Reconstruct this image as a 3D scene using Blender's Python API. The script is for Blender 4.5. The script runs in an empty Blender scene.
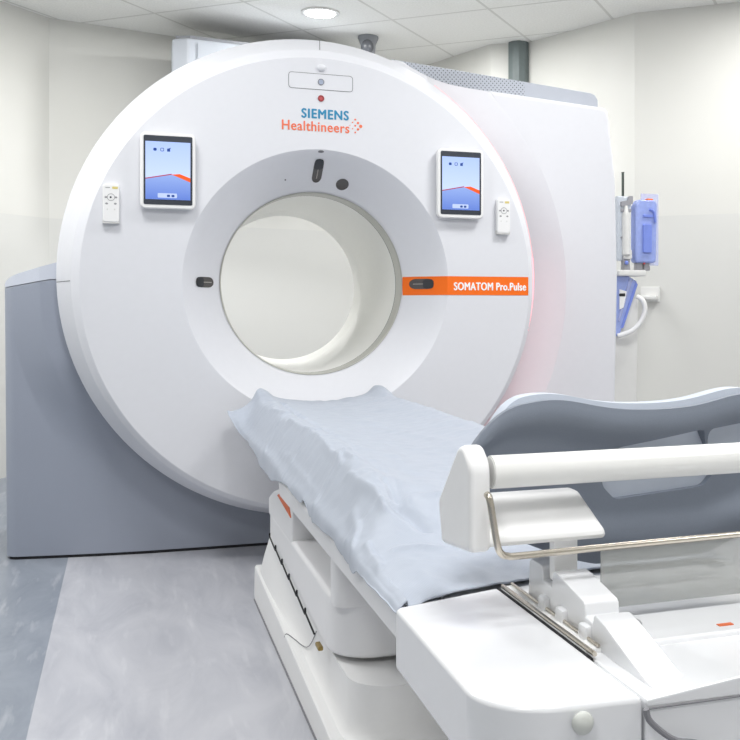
import bpy, bmesh, math, random
from mathutils import Vector, Matrix
random.seed(4)
PI = math.pi
sc = bpy.context.scene
COL = sc.collection

# ------------------------------------------------------------------ materials
def nodes_of(name):
    m = bpy.data.materials.new(name); m.use_nodes = True
    nt = m.node_tree
    return m, nt, nt.nodes['Principled BSDF']

def lin(c):
    return tuple(((v / 12.92) if v <= .04045 else ((v + .055) / 1.055) ** 2.4) for v in c)

def mat(name, rgb, rough=.4, metal=0., coat=0., noise=0., nscale=40., bump=0., bscale=400., emit=None, estr=0., spec=.5,
        trans=0., alpha=1.):
    m, nt, b = nodes_of(name)
    c = lin(rgb) + (1,)
    b.inputs['Base Color'].default_value = c
    b.inputs['Roughness'].default_value = rough
    b.inputs['Metallic'].default_value = metal
    b.inputs['Coat Weight'].default_value = coat
    b.inputs['Coat Roughness'].default_value = .15
    b.inputs['Specular IOR Level'].default_value = spec
    b.inputs['Transmission Weight'].default_value = trans
    b.inputs['Alpha'].default_value = alpha
    tc = nt.nodes.new('ShaderNodeTexCoord')
    if noise:
        n = nt.nodes.new('ShaderNodeTexNoise'); n.inputs['Scale'].default_value = nscale
        nt.links.new(tc.outputs['Object'], n.inputs['Vector'])
        r = nt.nodes.new('ShaderNodeValToRGB')
        r.color_ramp.elements[0].position = .3; r.color_ramp.elements[1].position = .7
        r.color_ramp.elements[0].color = tuple(v * (1 - noise) for v in c[:3]) + (1,)
        r.color_ramp.elements[1].color = tuple(min(1, v * (1 + noise)) for v in c[:3]) + (1,)
        nt.links.new(n.outputs['Fac'], r.inputs['Fac'])
        nt.links.new(r.outputs['Color'], b.inputs['Base Color'])
    if bump:
        n2 = nt.nodes.new('ShaderNodeTexNoise'); n2.inputs['Scale'].default_value = bscale
        nt.links.new(tc.outputs['Object'], n2.inputs['Vector'])
        bp = nt.nodes.new('ShaderNodeBump'); bp.inputs['Strength'].default_value = bump; bp.inputs['Distance'].default_value = .002
        nt.links.new(n2.outputs['Fac'], bp.inputs['Height'])
        nt.links.new(bp.outputs['Normal'], b.inputs['Normal'])
    if emit:
        b.inputs['Emission Color'].default_value = lin(emit) + (1,)
        b.inputs['Emission Strength'].default_value = estr
    return m

M = {}
M['shell'] = mat('scanner_white', (.895, .90, .92), .42, bump=.03, bscale=600, noise=.006)
M['shell2'] = mat('scanner_panel_white', (.895, .90, .92), .45, bump=.03, bscale=600, noise=.006)
M['liner'] = mat('bore_liner', (.94, .94, .925), .5, noise=.008)
M['ringm'] = mat('bore_ring_grey', (.72, .72, .69), .4, noise=.01)
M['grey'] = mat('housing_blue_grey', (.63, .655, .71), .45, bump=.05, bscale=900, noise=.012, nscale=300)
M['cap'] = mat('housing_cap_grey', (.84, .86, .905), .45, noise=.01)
M['dark'] = mat('dark_gap', (.10, .10, .12), .7, noise=.05)
M['seam'] = mat('seam_grey', (.50, .50, .52), .7, noise=.02)
M['glassd'] = mat('smoked_window', (.33, .32, .32), .12, noise=.05, nscale=200)
M['glassb'] = mat('smoked_window_dark', (.22, .23, .25), .1, noise=.05, nscale=200)
M['glassl'] = mat('laser_slit', (.62, .60, .58), .3, noise=.03)
M['orange'] = mat('orange_band', (1., .45, .06), .4, noise=.005)
M['orange2'] = mat('orange_mark', (.86, .42, .22), .5, noise=.01)
M['inkblue'] = mat('ink_blue', (.16, .55, .72), .5, noise=.01)
M['inkor'] = mat('ink_orange', (.95, .48, .34), .5, noise=.01)
M['inkwhite'] = mat('ink_white', (1, 1, 1), .5, noise=.005)
M['white'] = mat('white_plastic', (.95, .95, .95), .35, noise=.005)
M['tablew'] = mat('table_white', (.93, .93, .935), .38, bump=.02, bscale=500, noise=.006)
M['tablebase'] = mat('table_base_white', (.93, .93, .928), .42, bump=.02, bscale=500, noise=.006)
M['footw'] = mat('foot_panel_white', (.91, .915, .925), .22, coat=.4, noise=.004)
M['chrome'] = mat('brushed_steel', (.80, .77, .72), .25, metal=1., noise=.03, nscale=120)
M['tube'] = mat('satin_tube', (.93, .93, .92), .3, coat=.3, noise=.005)
M['pad'] = mat('arm_support_grey', (.47, .50, .55), .5, bump=.08, bscale=1200, noise=.03, nscale=500)
M['padl'] = mat('arm_support_pale', (.76, .79, .84), .45, noise=.01)
M['bezel'] = mat('tablet_bezel', (.22, .24, .28), .25, noise=.03)
M['red'] = mat('red_lamp', (.80, .35, .36), .4, noise=.02)
M['bluedot'] = mat('blue_lamp', (.66, .70, .78), .4, noise=.02)
M['rgrey'] = mat('button_grey', (.62, .62, .63), .5, noise=.02)
M['rlight'] = mat('button_light', (.86, .86, .85), .5, noise=.02)
M['yellow'] = mat('yellow_sticker', (.86, .80, .50), .5, noise=.05, nscale=900)
M['unit'] = mat('wall_unit_white', (.74, .76, .79), .45, noise=.01)
M['colgrey'] = mat('column_grey_green', (.44, .48, .48), .5, noise=.05, nscale=30)
M['camgrey'] = mat('camera_grey', (.55, .56, .58), .4, noise=.02)
M['camdark'] = mat('camera_dark', (.36, .37, .39), .3, noise=.02)
M['bluep'] = mat('blue_translucent', (.65, .72, .96), .2, noise=.05, nscale=60, alpha=.78)
M['blued'] = mat('blue_deep', (.50, .58, .89), .3, noise=.04)
M['bluepale'] = mat('blue_pale_clear', (.80, .83, .97), .2, noise=.02, alpha=.45)
M['clear'] = mat('clear_plastic', (.86, .89, .93), .15, noise=.03, nscale=80, alpha=.7)
M['clampg'] = mat('clamp_grey', (.62, .62, .64), .35, noise=.03)
M['bolt'] = mat('rod_dark', (.35, .38, .36), .35, metal=.5, noise=.04)
M['rubber'] = mat('rubber_black', (.12, .12, .13), .6, noise=.05)
M['injw'] = mat('injector_white', (.90, .90, .89), .45, noise=.008)
M['stopper'] = mat('rubber_stopper', (.80, .81, .79), .5, noise=.02)
M['brass'] = mat('brass_screw', (.62, .53, .30), .35, metal=.7, noise=.04)
M['acryl'] = mat('clear_shield', (.72, .73, .72), .15, noise=.01, alpha=.55)
M['pink'] = mat('red_light_strip', (1., .75, .78), .5, emit=(1., .40, .46), estr=2.1)
M['pinkdim'] = mat('dim_red_light_strip', (1., .85, .86), .5, emit=(1., .50, .55), estr=.35)
M['lampem'] = mat('lamp_diffuser', (1, 1, 1), .5, emit=(1, 1, .99), estr=6.)
M['lampring'] = mat('lamp_ring', (.88, .88, .87), .4, noise=.01)

def screen_mat(name, c1, c2):
    m, nt, b = nodes_of(name)
    tc = nt.nodes.new('ShaderNodeTexCoord')
    sp = nt.nodes.new('ShaderNodeSeparateXYZ'); nt.links.new(tc.outputs['Generated'], sp.inputs[0])
    r = nt.nodes.new('ShaderNodeValToRGB')
    r.color_ramp.elements[0].color = lin(c1) + (1,); r.color_ramp.elements[1].color = lin(c2) + (1,)
    nt.links.new(sp.outputs['Z'], r.inputs['Fac'])
    b.inputs['Base Color'].default_value = (.01, .01, .012, 1)
    b.inputs['Roughness'].default_value = .2
    nt.links.new(r.outputs['Color'], b.inputs['Emission Color'])
    b.inputs['Emission Strength'].default_value = 1.
    return m
SCR = 1.0
M['scr'] = screen_mat('screen_sky', (.80, .86, .98), (.66, .75, .97))
M['dune'] = screen_mat('screen_dune', (.36, .48, .80), (.55, .65, .88))
M['ridge'] = mat('screen_ridge', (.05, .02, .02), .2, emit=(.93, .35, .12), estr=1.)
M['ridge2'] = mat('screen_ridge_far', (.05, .02, .02), .2, emit=(.66, .28, .38), estr=1.)
M['icon'] = mat('screen_icon', (.02, .02, .05), .2, emit=(.10, .26, .55), estr=1.)
M['dock'] = mat('screen_dock', (.05, .05, .06), .2, emit=(.72, .78, .92), estr=1.)

def grille_mat():
    m, nt, b = nodes_of('perforated_grille')
    tc = nt.nodes.new('ShaderNodeTexCoord')
    mp = nt.nodes.new('ShaderNodeMapping'); mp.inputs['Rotation'].default_value = (0, math.radians(4.5), 0)
    nt.links.new(tc.outputs['Object'], mp.inputs['Vector'])
    sp = nt.nodes.new('ShaderNodeSeparateXYZ'); nt.links.new(mp.outputs[0], sp.inputs[0])
    def mth(op, a, bb=None):
        n = nt.nodes.new('ShaderNodeMath'); n.operation = op
        for i, v in enumerate((a, bb)):
            if v is None: continue
            if isinstance(v, (int, float)): n.inputs[i].default_value = v
            else: nt.links.new(v, n.inputs[i])
        return n.outputs[0]
    S = 1 / .0185
    x = mth('MULTIPLY', sp.outputs['X'], S); z = mth('MULTIPLY', sp.outputs['Z'], S)
    def grid(ox):
        fx = mth('SUBTRACT', mth('FRACT', mth('ADD', x, ox)), .5); fz = mth('SUBTRACT', mth('FRACT', mth('ADD', z, ox)), .5)
        return mth('SQRT', mth('ADD', mth('MULTIPLY', fx, fx), mth('MULTIPLY', fz, fz)))
    d = mth('MINIMUM', grid(0.), grid(.5))
    hole = mth('LESS_THAN', d, .15)
    f = mth('MULTIPLY', hole, mth('LESS_THAN', sp.outputs['X'], .425))
    mx = nt.nodes.new('ShaderNodeMix'); mx.data_type = 'RGBA'
    mx.inputs['A'].default_value = lin((.74, .76, .80)) + (1,); mx.inputs['B'].default_value = lin((.36, .38, .42)) + (1,)
    nt.links.new(f, mx.inputs['Factor']); nt.links.new(mx.outputs['Result'], b.inputs['Base Color'])
    b.inputs['Roughness'].default_value = .5
    return m
M['grille'] = grille_mat()

def wall_mat():
    m, nt, b = nodes_of('wall_paint')
    g = nt.nodes.new('ShaderNodeNewGeometry')
    sp = nt.nodes.new('ShaderNodeSeparateXYZ'); nt.links.new(g.outputs['Position'], sp.inputs[0])
    n = nt.nodes.new('ShaderNodeTexNoise'); n.inputs['Scale'].default_value = 1.6
    nt.links.new(g.outputs['Position'], n.inputs['Vector'])
    r = nt.nodes.new('ShaderNodeValToRGB')
    r.color_ramp.elements[0].position = .3; r.color_ramp.elements[1].position = .7
    r.color_ramp.elements[0].color = lin((.868, .866, .842)) + (1,); r.color_ramp.elements[1].color = lin((.885, .883, .862)) + (1,)
    nt.links.new(n.outputs['Fac'], r.inputs['Fac'])
    lt = nt.nodes.new('ShaderNodeMath'); lt.operation = 'LESS_THAN'; lt.inputs[1].default_value = 1.445
    nt.links.new(sp.outputs['Z'], lt.inputs[0])
    mx = nt.nodes.new('ShaderNodeMix'); mx.data_type = 'RGBA'
    nt.links.new(lt.outputs[0], mx.inputs['Factor']); nt.links.new(r.outputs['Color'], mx.inputs['A'])
    mx.inputs['B'].default_value = lin((.857, .857, .84)) + (1,)
    nt.links.new(mx.outputs['Result'], b.inputs['Base Color'])
    b.inputs['Roughness'].default_value = .55
    n2 = nt.nodes.new('ShaderNodeTexNoise'); n2.inputs['Scale'].default_value = 220
    nt.links.new(g.outputs['Position'], n2.inputs['Vector'])
    bp = nt.nodes.new('ShaderNodeBump'); bp.inputs['Strength'].default_value = .06; bp.inputs['Distance'].default_value = .002
    nt.links.new(n2.outputs['Fac'], bp.inputs['Height']); nt.links.new(bp.outputs['Normal'], b.inputs['Normal'])
    return m
M['wall'] = wall_mat()

def ceil_mat():
    m, nt, b = nodes_of('ceiling_tiles')
    g = nt.nodes.new('ShaderNodeNewGeometry')
    mp = nt.nodes.new('ShaderNodeMapping'); mp.vector_type = 'POINT'; mp.inputs['Rotation'].default_value = (0, 0, .713)
    nt.links.new(g.outputs['Position'], mp.inputs['Vector'])
    sp = nt.nodes.new('ShaderNodeSeparateXYZ'); nt.links.new(mp.outputs[0], sp.inputs[0])
    def mth(op, a, bb=None):
        n = nt.nodes.new('ShaderNodeMath'); n.operation = op
        for i, v in enumerate((a, bb)):
            if v is None: continue
            if isinstance(v, (int, float)): n.inputs[i].default_value = v
            else: nt.links.new(v, n.inputs[i])
        return n.outputs[0]
    def line(o, off):
        f = mth('FRACT', mth('DIVIDE', mth('SUBTRACT', o, off), .6))
        return mth('LESS_THAN', mth('ABSOLUTE', mth('SUBTRACT', mth('FRACT', mth('ADD', f, .5)), .5)), .014)
    ln = mth('MAXIMUM', line(sp.outputs['X'], -.1), line(sp.outputs['Y'], .185))
    n = nt.nodes.new('ShaderNodeTexNoise'); n.inputs['Scale'].default_value = 90; n.inputs['Detail'].default_value = 6
    nt.links.new(g.outputs['Position'], n.inputs['Vector'])
    r = nt.nodes.new('ShaderNodeValToRGB')
    r.color_ramp.elements[0].position = .35; r.color_ramp.elements[1].position = .65
    r.color_ramp.elements[0].color = lin((.93, .93, .915)) + (1,); r.color_ramp.elements[1].color = lin((.965, .965, .95)) + (1,)
    nt.links.new(n.outputs['Fac'], r.inputs['Fac'])
    mx = nt.nodes.new('ShaderNodeMix'); mx.data_type = 'RGBA'
    nt.links.new(ln, mx.inputs['Factor']); nt.links.new(r.outputs['Color'], mx.inputs['A'])
    mx.inputs['B'].default_value = lin((.85, .85, .83)) + (1,)
    nt.links.new(mx.outputs['Result'], b.inputs['Base Color'])
    b.inputs['Roughness'].default_value = .8
    return m
M['ceil'] = ceil_mat()

def floor_mat():
    m, nt, b = nodes_of('marbled_vinyl')
    g = nt.nodes.new('ShaderNodeNewGeometry')
    sp = nt.nodes.new('ShaderNodeSeparateXYZ'); nt.links.new(g.outputs['Position'], sp.inputs[0])
    mp = nt.nodes.new('ShaderNodeMapping'); mp.inputs['Scale'].default_value = (7., 2., 1.); mp.inputs['Rotation'].default_value = (0, 0, -.12)
    nt.links.new(g.outputs['Position'], mp.inputs['Vector'])
    n = nt.nodes.new('ShaderNodeTexNoise'); n.inputs['Scale'].default_value = 1.0; n.inputs['Detail'].default_value = 7
    n.inputs['Roughness'].default_value = .62; n.inputs['Distortion'].default_value = 1.2
    nt.links.new(mp.outputs[0], n.inputs['Vector'])
    def ramp(a, bb, c=None):
        r = nt.nodes.new('ShaderNodeValToRGB')
        r.color_ramp.elements[0].position = .30; r.color_ramp.elements[1].position = .72
        r.color_ramp.elements[0].color = lin(a) + (1,); r.color_ramp.elements[1].color = lin(bb) + (1,)
        nt.links.new(n.outputs['Fac'], r.inputs['Fac'])
        return r.outputs['Color']
    light = ramp((.66, .668, .70), (.765, .768, .79)); dark = ramp((.49, .52, .565), (.59, .615, .655))
    lt = nt.nodes.new('ShaderNodeMath'); lt.operation = 'LESS_THAN'; lt.inputs[1].default_value = -.884
    nt.links.new(sp.outputs['X'], lt.inputs[0])
    mx = nt.nodes.new('ShaderNodeMix'); mx.data_type = 'RGBA'
    nt.links.new(lt.outputs[0], mx.inputs['Factor']); nt.links.new(light, mx.inputs['A']); nt.links.new(dark, mx.inputs['B'])
    n3 = nt.nodes.new('ShaderNodeTexNoise'); n3.inputs['Scale'].default_value = 5; n3.inputs['Detail'].default_value = 8
    mp3 = nt.nodes.new('ShaderNodeMapping'); mp3.inputs['Scale'].default_value = (6., .8, 1.); mp3.inputs['Rotation'].default_value = (0, 0, .2)
    nt.links.new(g.outputs['Position'], mp3.inputs['Vector']); nt.links.new(mp3.outputs[0], n3.inputs['Vector'])
    r3 = nt.nodes.new('ShaderNodeValToRGB'); r3.color_ramp.elements[0].position = .58; r3.color_ramp.elements[1].position = .80
    r3.color_ramp.elements[0].color = (0, 0, 0, 1); r3.color_ramp.elements[1].color = (.40, .40, .40, 1)
    nt.links.new(n3.outputs['Fac'], r3.inputs['Fac'])
    mx2 = nt.nodes.new('ShaderNodeMix'); mx2.data_type = 'RGBA'
    nt.links.new(r3.outputs['Color'], mx2.inputs['Factor']); nt.links.new(mx.outputs['Result'], mx2.inputs['A'])
    mx2.inputs['B'].default_value = lin((.88, .88, .89)) + (1,)
    nt.links.new(mx2.outputs['Result'], b.inputs['Base Color'])
    b.inputs['Roughness'].default_value = .38
    return m
M['floor'] = floor_mat()

def sheet_mat():
    m, nt, b = nodes_of('paper_drape')
    tc = nt.nodes.new('ShaderNodeTexCoord')
    w = nt.nodes.new('ShaderNodeTexNoise'); w.inputs['Scale'].default_value = 30
    nt.links.new(tc.outputs['Object'], w.inputs['Vector'])
    r = nt.nodes.new('ShaderNodeValToRGB')
    r.color_ramp.elements[0].color = lin((.66, .69, .74)) + (1,); r.color_ramp.elements[1].color = lin((.685, .715, .765)) + (1,)
    nt.links.new(w.outputs['Fac'], r.inputs['Fac']); nt.links.new(r.outputs['Color'], b.inputs['Base Color'])
    b.inputs['Roughness'].default_value = .5
    b.inputs['Sheen Weight'].default_value = .15
    n2 = nt.nodes.new('ShaderNodeTexWave'); n2.inputs['Scale'].default_value = 70; n2.inputs['Distortion'].default_value = 3
    mp = nt.nodes.new('ShaderNodeMapping'); mp.inputs['Rotation'].default_value = (0, 0, .9)
    nt.links.new(tc.outputs['Object'], mp.inputs['Vector']); nt.links.new(mp.outputs[0], n2.inputs['Vector'])
    bp = nt.nodes.new('ShaderNodeBump'); bp.inputs['Strength'].default_value = .12; bp.inputs['Distance'].default_value = .002
    nt.links.new(n2.outputs['Fac'], bp.inputs['Height']); nt.links.new(bp.outputs['Normal'], b.inputs['Normal'])
    return m
M['sheet'] = sheet_mat()

# ------------------------------------------------------------------ mesh helpers
def obj(name, bm, m, parent=None, sharp=35, origin=None):
    bmesh.ops.recalc_face_normals(bm, faces=bm.faces[:])
    me = bpy.data.meshes.new(name)
    if origin is not None:
        bmesh.ops.translate(bm, verts=bm.verts[:], vec=-Vector(origin))
    bm.to_mesh(me); bm.free()
    for p in me.polygons: p.use_smooth = True
    me.set_sharp_from_angle(angle=math.radians(sharp))
    me.materials.append(M[m] if isinstance(m, str) else m)
    o = bpy.data.objects.new(name, me); COL.objects.link(o)
    wn = o.modifiers.new('normals', 'WEIGHTED_NORMAL'); wn.keep_sharp = True; wn.weight = 60
    if parent:
        o.parent = parent
        # shapes are written in world metres: keep them there
        off = Vector((0, 0, 0)); p = parent
        while p: off += p.location; p = p.parent
        o.location = (Vector(origin) if origin is not None else Vector((0, 0, 0))) - off
    elif origin is not None:
        o.location = origin
    return o

def thing(name, label, cat, loc, group=None):
    o = bpy.data.objects.new(name, None); COL.objects.link(o); o.location = loc; o.empty_display_size = .1
    return tag(o, label, cat, group)

def tag(o, label, cat, group=None):
    o['label'] = label; o['category'] = cat
    if group: o['group'] = group
    return o

def struct(name, bm, m):
    o = obj(name, bm, m); o['kind'] = 'structure'; return o

def bevel_all(bm, w, seg=2, ang=30):
    bm.edges.ensure_lookup_table(); bm.normal_update()
    es = [e for e in bm.edges if len(e.link_faces) == 2 and e.calc_face_angle(0) > math.radians(ang)]
    if es and w > 0:
        bmesh.ops.bevel(bm, geom=es, offset=w, segments=seg, profile=.5, affect='EDGES', clamp_overlap=True)

def box(bm, c, s, bev=0, seg=2, rz=0):
    t = bmesh.new()
    bmesh.ops.create_cube(t, size=1)
    bmesh.ops.scale(t, vec=s, verts=t.verts[:])
    bevel_all(t, bev, seg)
    if rz: bmesh.ops.rotate(t, cent=(0, 0, 0), matrix=Matrix.Rotation(rz, 3, 'Z'), verts=t.verts[:])
    bmesh.ops.translate(t, vec=c, verts=t.verts[:])
    merge(bm, t)
    return bm

def merge(bm, t):
    me = bpy.data.meshes.new('tmp'); t.to_mesh(me); t.free(); bm.from_mesh(me); bpy.data.meshes.remove(me)

def BX(c, s, bev=0, seg=2, rz=0):
    return box(bmesh.new(), c, s, bev, seg, rz)

def BXX(x0, x1, y0, y1, z0, z1, bev=0, seg=2):
    return BX(((x0 + x1) / 2, (y0 + y1) / 2, (z0 + z1) / 2), (x1 - x0, y1 - y0, z1 - z0), bev, seg)

def prism(pts, a, b, axis, bev=0, seg=2, ang=30, front_only=False):
    """pts 2-D polygon; axis 'y': (x,z) extruded along y; 'x': (y,z) along x; 'z': (x,y) along z"""
    bm = bmesh.new()
    def P(p, t):
        if axis == 'y': return (p[0], t, p[1])
        if axis == 'x': return (t, p[0], p[1])
        return (p[0], p[1], t)
    va = [bm.verts.new(P(p, a)) for p in pts]; vb = [bm.verts.new(P(p, b)) for p in pts]
    n = len(pts)
    fa = bm.faces.new(va); bm.faces.new(vb[::-1])
    for i in range(n): bm.faces.new((va[i], vb[i], vb[(i + 1) % n], va[(i + 1) % n]))
    bmesh.ops.recalc_face_normals(bm, faces=bm.faces[:])
    if bev:
        if front_only:
            bmesh.ops.bevel(bm, geom=[e for e in fa.edges], offset=bev, segments=seg, profile=.5, affect='EDGES', clamp_overlap=True)
        else: bevel_all(bm, bev, seg, ang)
    return bm

def round_poly(pts, rads, n=6):
    """round the corners of a polygon"""
    out = []; N = len(pts)
    for i in range(N):
        p = Vector(pts[i]); a = Vector(pts[i - 1]); b = Vector(pts[(i + 1) % N])
        r = rads[i] if isinstance(rads, (list, tuple)) else rads
        if r <= 0: out.append(tuple(p)); continue
        da = (a - p); db = (b - p)
        ang = da.angle(db); t = min(r / math.tan(ang / 2), da.length * .49, db.length * .49)
        r2 = t * math.tan(ang / 2)
        da.normalize(); db.normalize()
        cen = p + (da + db).normalized() * (r2 / math.sin(ang / 2))
        s = p + da * t; e = p + db * t
        va = s - cen; vb = e - cen
        tot = va.angle_signed(vb)
        for k in range(n + 1):
            th = -tot * k / n
            c, sn = math.cos(th), math.sin(th)
            out.append((cen.x + va.x * c - va.y * sn, cen.y + va.x * sn + va.y * c))
    return out

def rrect(x0, x1, y0, y1, r, n=5):
    return round_poly([(x0, y0), (x1, y0), (x1, y1), (x0, y1)], r, n)

def lathe_y(profile, n=128, a0=0, a1=2 * PI, x0=0.):
    """profile of (r, y, zc); revolved about the gantry axis"""
    bm = bmesh.new(); full = abs(a1 - a0 - 2 * PI) < 1e-6
    m = n if full else n + 1
    rings = []
    for (r, y, zc) in profile:
        rings.append([bm.verts.new((x0 + r * math.cos(a0 + (a1 - a0) * k / n), y, zc + r * math.sin(a0 + (a1 - a0) * k / n))) for k in range(m)])
    for i in range(len(rings) - 1):
        A, B = rings[i], rings[i + 1]
        for k in range(m if full else m - 1):
            bm.faces.new((A[k], A[(k + 1) % m], B[(k + 1) % m], B[k]))
    return bm

def lathe(bm, profile, cx, cy, n=32):
    rings = []
    for (r, z) in profile:
        rings.append([bm.verts.new((cx + r * math.cos(2 * PI * k / n), cy + r * math.sin(2 * PI * k / n), z)) for k in range(n)])
    for i in range(len(rings) - 1):
        for k in range(n): bm.faces.new((rings[i][k], rings[i][(k + 1) % n], rings[i + 1][(k + 1) % n], rings[i + 1][k]))
    bm.faces.new(rings[0]); bm.faces.new(rings[-1])
    return bm

def tube(pts, r, n=16, caps=True, bm=None):
    bm = bm or bmesh.new(); pts = [Vector(p) for p in pts]; rings = []
    N = len(pts); prev = None
    for i, p in enumerate(pts):
        t = (pts[min(i + 1, N - 1)] - pts[max(i - 1, 0)]).normalized()
        if prev is None:
            u = t.cross(Vector((0, 0, 1)));
            if u.length < 1e-3: u = t.cross(Vector((0, 1, 0)))
        else: u = prev - t * prev.dot(t)
        u.normalize(); prev = u; v = t.cross(u)
        rr = r[i] if isinstance(r, (list, tuple)) else r
        rings.append([bm.verts.new(p + (u * math.cos(2 * PI * k / n) + v * math.sin(2 * PI * k / n)) * rr) for k in range(n)])
    for i in range(N - 1):
        for k in range(n): bm.faces.new((rings[i][k], rings[i][(k + 1) % n], rings[i + 1][(k + 1) % n], rings[i + 1][k]))
    if caps: bm.faces.new(rings[0]); bm.faces.new(rings[-1])
    return bm

def smooth_path(pts, k=6):
    pts = [Vector(p) for p in pts]; out = []
    P = [pts[0]] + pts + [pts[-1]]
    for i in range(1, len(P) - 2):
        for j in range(k):
            t = j / k; a, b, c, d = P[i - 1], P[i], P[i + 1], P[i + 2]
            out.append(.5 * ((2 * b) + (c - a) * t + (2 * a - 5 * b + 4 * c - d) * t * t + (3 * b - 3 * c + d - a) * t ** 3))
    out.append(pts[-1]); return out

def sphere(c, r, s=(1, 1, 1), n=20):
    bm = bmesh.new(); bmesh.ops.create_uvsphere(bm, u_segments=n, v_segments=n // 2, radius=r)
    bmesh.ops.scale(bm, vec=s, verts=bm.verts[:]); bmesh.ops.translate(bm, vec=c, verts=bm.verts[:]); return bm

def disc_y(x, y, z, r, d=.004, n=24, sx=1., bev=0):
    return prism([(x + r * sx * math.cos(2 * PI * k / n), z + r * math.sin(2 * PI * k / n)) for k in range(n)], y, y + d, 'y', bev)

def text_bm(s, width, height, x0, zbase, y, bold=.0, depth=.0012, shear=0., space=1.):
    cu = bpy.data.curves.new('t', 'FONT'); cu.body = s; cu.size = 1; cu.extrude = .02; cu.offset = 0; cu.resolution_u = 6
    cu.space_character = space
    o = bpy.data.objects.new('t', cu); COL.objects.link(o)
    dg = bpy.context.evaluated_depsgraph_get(); dg.update()
    me = o.evaluated_get(dg).to_mesh()
    bm = bmesh.new(); bm.from_mesh(me)
    o.evaluated_get(dg).to_mesh_clear()
    bpy.data.objects.remove(o); bpy.data.curves.remove(cu)
    xs = [v.co.x for v in bm.verts]; a, b = min(xs), max(xs)
    kx = width / (b - a); caph = .70
    for v in bm.verts:
        X = (v.co.x - a) * kx; Z = v.co.y * height / caph; D = v.co.z / .02
        v.co = (x0 + X, y + (-D) * depth / 2, zbase + Z)
    if bold:
        src = bpy.data.meshes.new('tmp'); bm.to_mesh(src)
        for q, (dx, dz) in enumerate(((bold, 0), (-bold, 0), (0, bold * .7), (0, -bold * .7))):
            t = bmesh.new(); t.from_mesh(src); bmesh.ops.translate(t, vec=(dx, .00008 * (q + 1), dz), verts=t.verts[:]); merge(bm, t)
        bpy.data.meshes.remove(src)
    return bm

# ------------------------------------------------------------------ room
H = 2.6
a = -.713
U = Vector((math.cos(a), math.sin(a))); V = Vector((-math.sin(a), math.cos(a)))
p1 = Vector((-1.10, 2.59)); p2 = Vector((1.19, 3.16)); p3 = Vector((1.49, 2.27)); p5 = Vector((1.70, 2.155)); p6 = Vector((2.03, 1.36))
p0 = p1 - V * 6.2; p7 = p6 + U * 4.2; p8 = Vector((2.4, -5.6)); p9 = Vector((-2.6, -6.0))
poly = [p0, p1, p2, p3, p5, p6, p7, p8, p9]

def slab(name, z0, z1, m):
    c = sum(poly, Vector((0, 0))) / len(poly)
    return struct(name, prism([tuple(c + (p - c) * 1.06) for p in poly], z0, z1, 'z'), m)
slab('floor', -.1, 0, 'floor'); slab('ceiling', H, H + .1, 'ceil')
cen = sum(poly, Vector((0, 0))) / len(poly)
def wall(name, A, B):
    d = (B - A).normalized(); n = Vector((d.y, -d.x))
    if n.dot(cen - A) > 0: n = -n
    q = [A - d * .0, B + d * .0, B + n * .1 + d * .1, A + n * .1 - d * .1]
    return struct(name, prism([tuple(v) for v in q], 0, H, 'z'), 'wall')
for nm, A, B in (('wall_left', p0, p1), ('wall_back', p1, p2), ('wall_back_right', p2, p3), ('wall_column_side', p3, p5),
                 ('wall_right_back', p5, p6), ('wall_right', p6, p7), ('wall_front_right', p7, p8), ('wall_front', p8, p9), ('wall_front_left', p9, p0)):
    wall(nm, A, B)

# ------------------------------------------------------------------ CT scanner
ZC = 1.0225
g = thing('ct_scanner', 'large white ring-shaped CT scanner with blue-grey lower housing and orange band', 'scanner', (0, .5, 0))

# funnel profile (r, y)
def bez(t):
    P0, P1, P2 = (.4916, 0.), (.408, .082), (.352, .165)
    return tuple((1 - t) ** 2 * P0[i] + 2 * t * (1 - t) * P1[i] + t * t * P2[i] for i in (0, 1))
FUN = [bez(k / 14) for k in range(15)]
def prof_y(r):
    if r >= .4916: return 0.
    for i in range(14):
        if FUN[i][0] >= r >= FUN[i + 1][0]:
            t = (FUN[i][0] - r) / (FUN[i][0] - FUN[i + 1][0]); return FUN[i][1] + t * (FUN[i + 1][1] - FUN[i][1])
    return FUN[-1][1]
prof = [(.8365 + .004, .006, ZC), (.8365, .002, ZC), (.833, 0., ZC), (.66, 0., ZC), (.495, 0, ZC)] + [(r, y + .002 * (i == 0), ZC) for i, (r, y) in enumerate(FUN)] + [(.352, .19, ZC)]
obj('front_cover', lathe_y(prof, 160), 'shell', g, 22)
obj('outer_rim', lathe_y([(.836, .004, ZC), (.853, .018, ZC + .004), (.862, .028, ZC + .007), (.911, .148, ZC + .0235), (.915, .156, ZC + .0246),
                          (.916, .162, ZC + .0246), (.914, .175, ZC + .0246), (.905, .19, ZC + .0246), (.85, .20, ZC + .02)], 160), 'shell2', g, 18)
obj('bore_ring', lathe_y([(.3525, .160, ZC), (.3485, .1625, ZC), (.3470, .166, ZC), (.3470, .2405, ZC), (.362, .2405, ZC)], 128), 'ringm', g, 30)
obj('bore_groove', lathe_y([(.3620, .2405, ZC), (.3474, .2405, ZC), (.3474, .2475, ZC), (.362, .2475, ZC)], 128), 'dark', g)
obj('bore_liner', lathe_y([(.362, .248, ZC), (.3480, .248, ZC), (.3480, .88, ZC), (.344, .90, ZC), (.33, .955, ZC), (.336, .99, ZC), (.36, 1.03, ZC), (.40, 1.045, ZC)], 128), 'liner', g, 30)
# body behind the ring, rear cover with the bore opening
def annulus_body(r0, r1, y0, y1):
    return lathe_y([(r0, y0, ZC), (r1, y0, ZC), (r1, y1, ZC), (r0, y1, ZC), (r0, y0, ZC)], 96)
obj('rear_body', annulus_body(.385, .86, .26, 1.03), 'shell2', g)

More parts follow.
